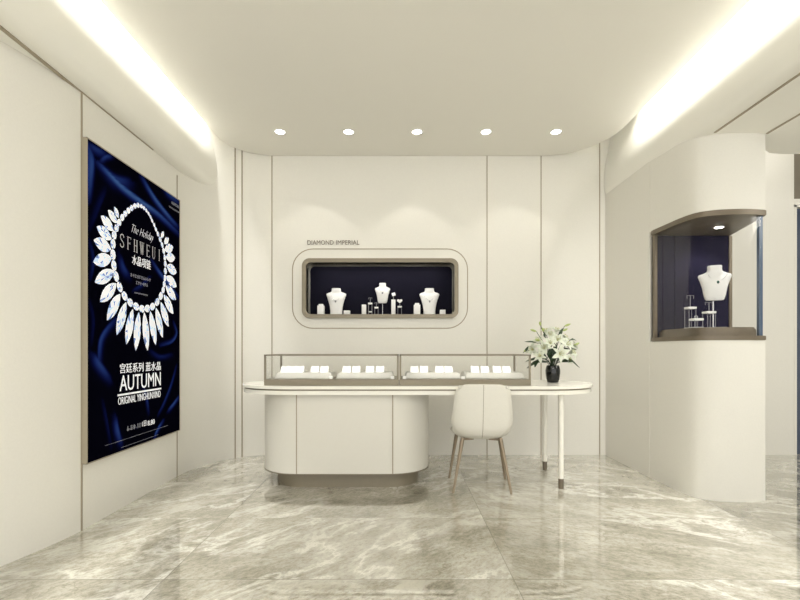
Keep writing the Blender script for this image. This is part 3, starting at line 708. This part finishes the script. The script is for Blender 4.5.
md = sh.modifiers.new('soft', 'SUBSURF'); md.levels = 1; md.render_levels = 1
pts = []
for i, p in enumerate(prof[:25]):
    d = (prof[i+1]-prof[max(i-1, 0)]); nn = Vector((0, -d.y, d.x)).normalized()
    if nn.y > 0: nn = -nn
    if i > 20 and nn.z > 0: nn = -nn
    pts.append(Vector((0, p.x, p.y))+nn*.0178)
obj('back_seam', tube(bmesh.new(), pts, .0022, 6), mat('seam_thread', (.33, .29, .22), .6), ch, 60)
# seat cushion, piping round the edge
bm = bmesh.new(); loft(bm, [(.17, .17, .418, .02), (.185, .185, .43, .02), (.185, .185, .45, .02), (.165, .165, .462, .02)], 28, .7); obj('seat_cushion', bm, M_LEATHER, ch, 50)
bm = bmesh.new(); z_ = .386
for a, b in (((-.14, -.15), (-.06, -.12)), ((.14, -.15), (.06, -.12)), ((-.165, .13), (.165, .13)), ((-.06, -.12), (-.06, .13)), ((.06, -.12), (.06, .13))): tube(bm, [(*a, z_), (*b, z_)], .008)
obj('seat_frame', bm, M_CHAIRLEG, ch, 40)
for sx, sy in ((-1, -1), (1, -1), (-1, 1), (1, 1)):
    obj('leg', tube(bmesh.new(), [(sx*(.138 if sy < 0 else .165), -.15 if sy < 0 else .13, .40), (sx*(.211 if sy < 0 else .226), -.20 if sy < 0 else .20, 0)], [.0155, .009], 12), M_CHAIRLEG, ch, 40)

# ================================================================== VASE + LILIES
VX, VY, VZ = 1.262, 3.84, .783
vs = obj('flower_vase', lathe(bmesh.new(), [(.040, 0), (.046, .004), (.052, .03), (.058, .075), (.059, .10), (.054, .125), (.049, .14), (.046, .14), (.050, .12), (.054, .09), (.048, .03), (.03, .012)], seg=32), M_BLACK, None, 50)
vs.location = (VX, VY, VZ); tag(vs, 'black glass vase standing on the right end of the desk', 'vase')
bq = empty('lily_bouquet', (VX, VY, VZ+.13)); tag(bq, 'bouquet of white lilies with dark green leaves in the black vase', 'flowers')
O = Vector((VX, VY, VZ+.13))
def at(px, py, dy=0): return pt(px, py, VY+dy)-O
def petal(bm, c, axis, ang, L_, w, curl):
    axis = axis.normalized(); a = axis.orthogonal().normalized(); b = axis.cross(a); side = a*math.cos(ang)+b*math.sin(ang); tan = axis.cross(side)
    n = 8; rows = []
    for i in range(n+1):
        t = i/n; th = .35+curl*t*1.25
        if i == 0: p = c.copy(); 
        else: p = rows_p + (axis*math.cos(th)+side*math.sin(th))*L_/n
        rows_p = p; ww = w*math.sin(PI*min(1, .12+t*.88))**.8*.5+.0008; nn = (-axis*math.sin(th)+side*math.cos(th))
        rows.append([bm.verts.new(p+tan*ww*u-nn*abs(u)*ww*.35+axis*.0) for u in (-1, -.5, 0, .5, 1)])
    for i in range(n):
        for k in range(4): bm.faces.new((rows[i][k], rows[i][k+1], rows[i+1][k+1], rows[i+1][k]))
def solid(o, th=.0018):
    md = o.modifiers.new('thick', 'SOLIDIFY'); md.thickness = th; return o
blooms = [(215, 240, -.08, 1.0), (345, 290, -.12, 1.1), (125, 255, -.02, .9), (325, 175, -.06, 1.05), (440, 275, -.03, 1.0), (265, 140, 0, .95), (185, 305, -.09, .85), (400, 215, -.06, .95), (315, 105, .03, .9), (455, 225, .04, .85), (170, 185, .03, .85), (265, 205, -.12, .8), (380, 160, .05, .9), (230, 110, .06, .8), (410, 330, -.05, .7)]
core = at(515+280/7.5, 315+300/7.5)
allst = bmesh.new()
for i, (a, b, dy, s) in enumerate(blooms):
    c = at(515+a/7.5, 315+b/7.5, dy); ax = (c-core); ax.z += .03; ax.y -= .11; ax.normalize()
    if i == 1: ax = Vector((.05, -1, .1)).normalized()
    base = c-ax*.035*s; bm = bmesh.new()
    for k in range(6): petal(bm, base+ax*(.002*(k % 2)), ax, k*PI/3+i*.7, .085*s, .036*s if k % 2 else .027*s, 1.05+.15*(k % 2))
    fl = solid(obj('bloom', bm, M_PETAL, bq, 60))
    bm = bmesh.new()
    for k in range(5):
        a_ = ax.orthogonal().normalized(); b_ = ax.cross(a_); d = (ax*1.0+(a_*math.cos(k*1.257)+b_*math.sin(k*1.257))*.35).normalized()
        tube(bm, [base, base+d*.045*s, base+d*.052*s], [.0012, .0012, .003], 6)
    obj('stamens', bm, M_STAMEN, fl, 40)
    tube(allst, catmull([Vector((random.uniform(-.02, .02), random.uniform(-.02, .02), -.10)), Vector((base.x*.25, base.y*.25, base.z*.35)), base], 5), .0028, 6)
for i, (a, b, a2, b2) in enumerate([(185, 48, 192, 80), (115, 108, 160, 124), (418, 66, 370, 84), (395, 102, 358, 120), (485, 208, 445, 225), (65, 275, 90, 260), (405, 182, 370, 190), (205, 95, 215, 125), (150, 185, 190, 192)]):
    p = at(515+a/7.5, 315+b/7.5, .0); q = at(515+a2/7.5, 315+b2/7.5, .0)
    d = (p-q)
    obj('bud', tube(bmesh.new(), [q, q+d*.25, q+d*.6, q+d*.9, p], [.003, .0085, .0095, .005, .001], 10), M_BUD, bq, 60)
    tube(allst, catmull([Vector((0, 0, -.09)), Vector((q.x*.3, 0, q.z*.45)), q], 5), .0024, 6)
obj('stems', allst, M_LEAF, bq, 60)
def leaf(p0, p1, p2, w):
    bm = bmesh.new(); q = catmull([p0, p1, p2], 7); n = len(q)-1; rows = []
    for i, p in enumerate(q):
        d = (q[min(i+1, n)]-q[max(i-1, 0)]).normalized(); s = d.cross(Vector((0, -.55, .85))).normalized(); ww = w*math.sin(PI*(.06+.92*i/n))**.8*.5
        rows.append([bm.verts.new(p-s*ww), bm.verts.new(p-Vector((0, 0, ww*.3))), bm.verts.new(p+s*ww)])
    for i in range(n):
        for k in range(2): bm.faces.new((rows[i][k], rows[i][k+1], rows[i+1][k+1], rows[i+1][k]))
    return solid(obj('leaf', bm, M_LEAF, bq, 60), .001)
def L7(a, b, dy=0): return at(515+a/7.5, 315+b/7.5, dy)
for q in [((240, 330), (160, 325), (78, 348)), ((240, 355), (160, 350), (88, 400)), ((250, 350), (170, 345), (148, 392)), ((320, 355), (410, 335), (485, 395)), ((180, 215), (130, 200), (72, 200)), ((330, 350), (390, 345), (430, 350)),
          ((250, 300), (225, 275), (185, 265)), ((265, 290), (250, 240), (300, 215)), ((300, 300), (305, 240), (290, 215)), ((350, 250), (380, 250), (440, 262)), ((240, 200), (225, 160), (220, 130)), ((260, 320), (245, 290), (205, 285)), ((300, 330), (285, 280), (270, 240)),
          ((390, 235), (420, 245), (465, 262)), ((260, 360), (245, 320), (225, 330)), ((310, 360), (335, 330), (350, 350)), ((60, 285), (80, 265), (100, 235)), ((395, 200), (430, 180), (460, 190)), ((360, 100), (340, 130), (320, 150)), ((275, 370), (262, 320), (240, 285)), ((285, 370), (290, 320), (300, 270)), ((270, 350), (255, 300), (262, 250)), ((290, 350), (305, 300), (290, 235)), ((300, 365), (320, 330), (345, 345)), ((255, 365), (230, 320), (215, 290))]:
    (a, b, c) = q; inner = 180 < a[0] < 400 and a[1] > 280
    leaf(L7(*a, -.03), L7(*b, -.06), L7(*c, -.05), .034 if inner else .024)

# ================================================================== CEILING DOWNLIGHTS
pos = ['leftmost of the five', 'second from the left of the five', 'middle one of the five', 'second from the right of the five', 'rightmost of the five']
for i, px in enumerate((280, 348.5, 417, 486, 556)):
    X = (px-400)*4.13/465; t = empty('ceiling_downlight', (X, 4.13, 2.99)); tag(t, 'round recessed ceiling downlight, %s' % pos[i], 'downlight', 'recessed ceiling downlights')
    bm = bmesh.new(); n = 28
    lo = [[bm.verts.new((r*math.cos(2*PI*k/n), r*math.sin(2*PI*k/n), z)) for k in range(n)] for r, z in ((.052, -.0005), (.050, -.005), (.042, -.005), (.040, -.0005))]
    for a, b in zip(lo, lo[1:]):
        for k in range(n): bm.faces.new((a[k], a[(k+1) % n], b[(k+1) % n], b[k]))
    obj('trim_ring', bm, M_WHITE, t, 50)
    obj('lamp', lathe(bmesh.new(), [(.040, -.003), (.040, -.001)], seg=28), M_LED, t)
    sp = spot('downlight_beam', (0, 0, -.012), 3, 100, .6, .03); sp.parent = t
    sp.rotation_euler = (math.radians(0), 0, 0)

# added spots with no fixture, casting scallops on the back wall
for px in (315.5, 413, 510):
    w_ = spot('added_scallop_spot', ((px-400)/100, 4.25, 2.975), 5.5, 80, .2, .01, (1, .96, .88), (0, .02, -1))
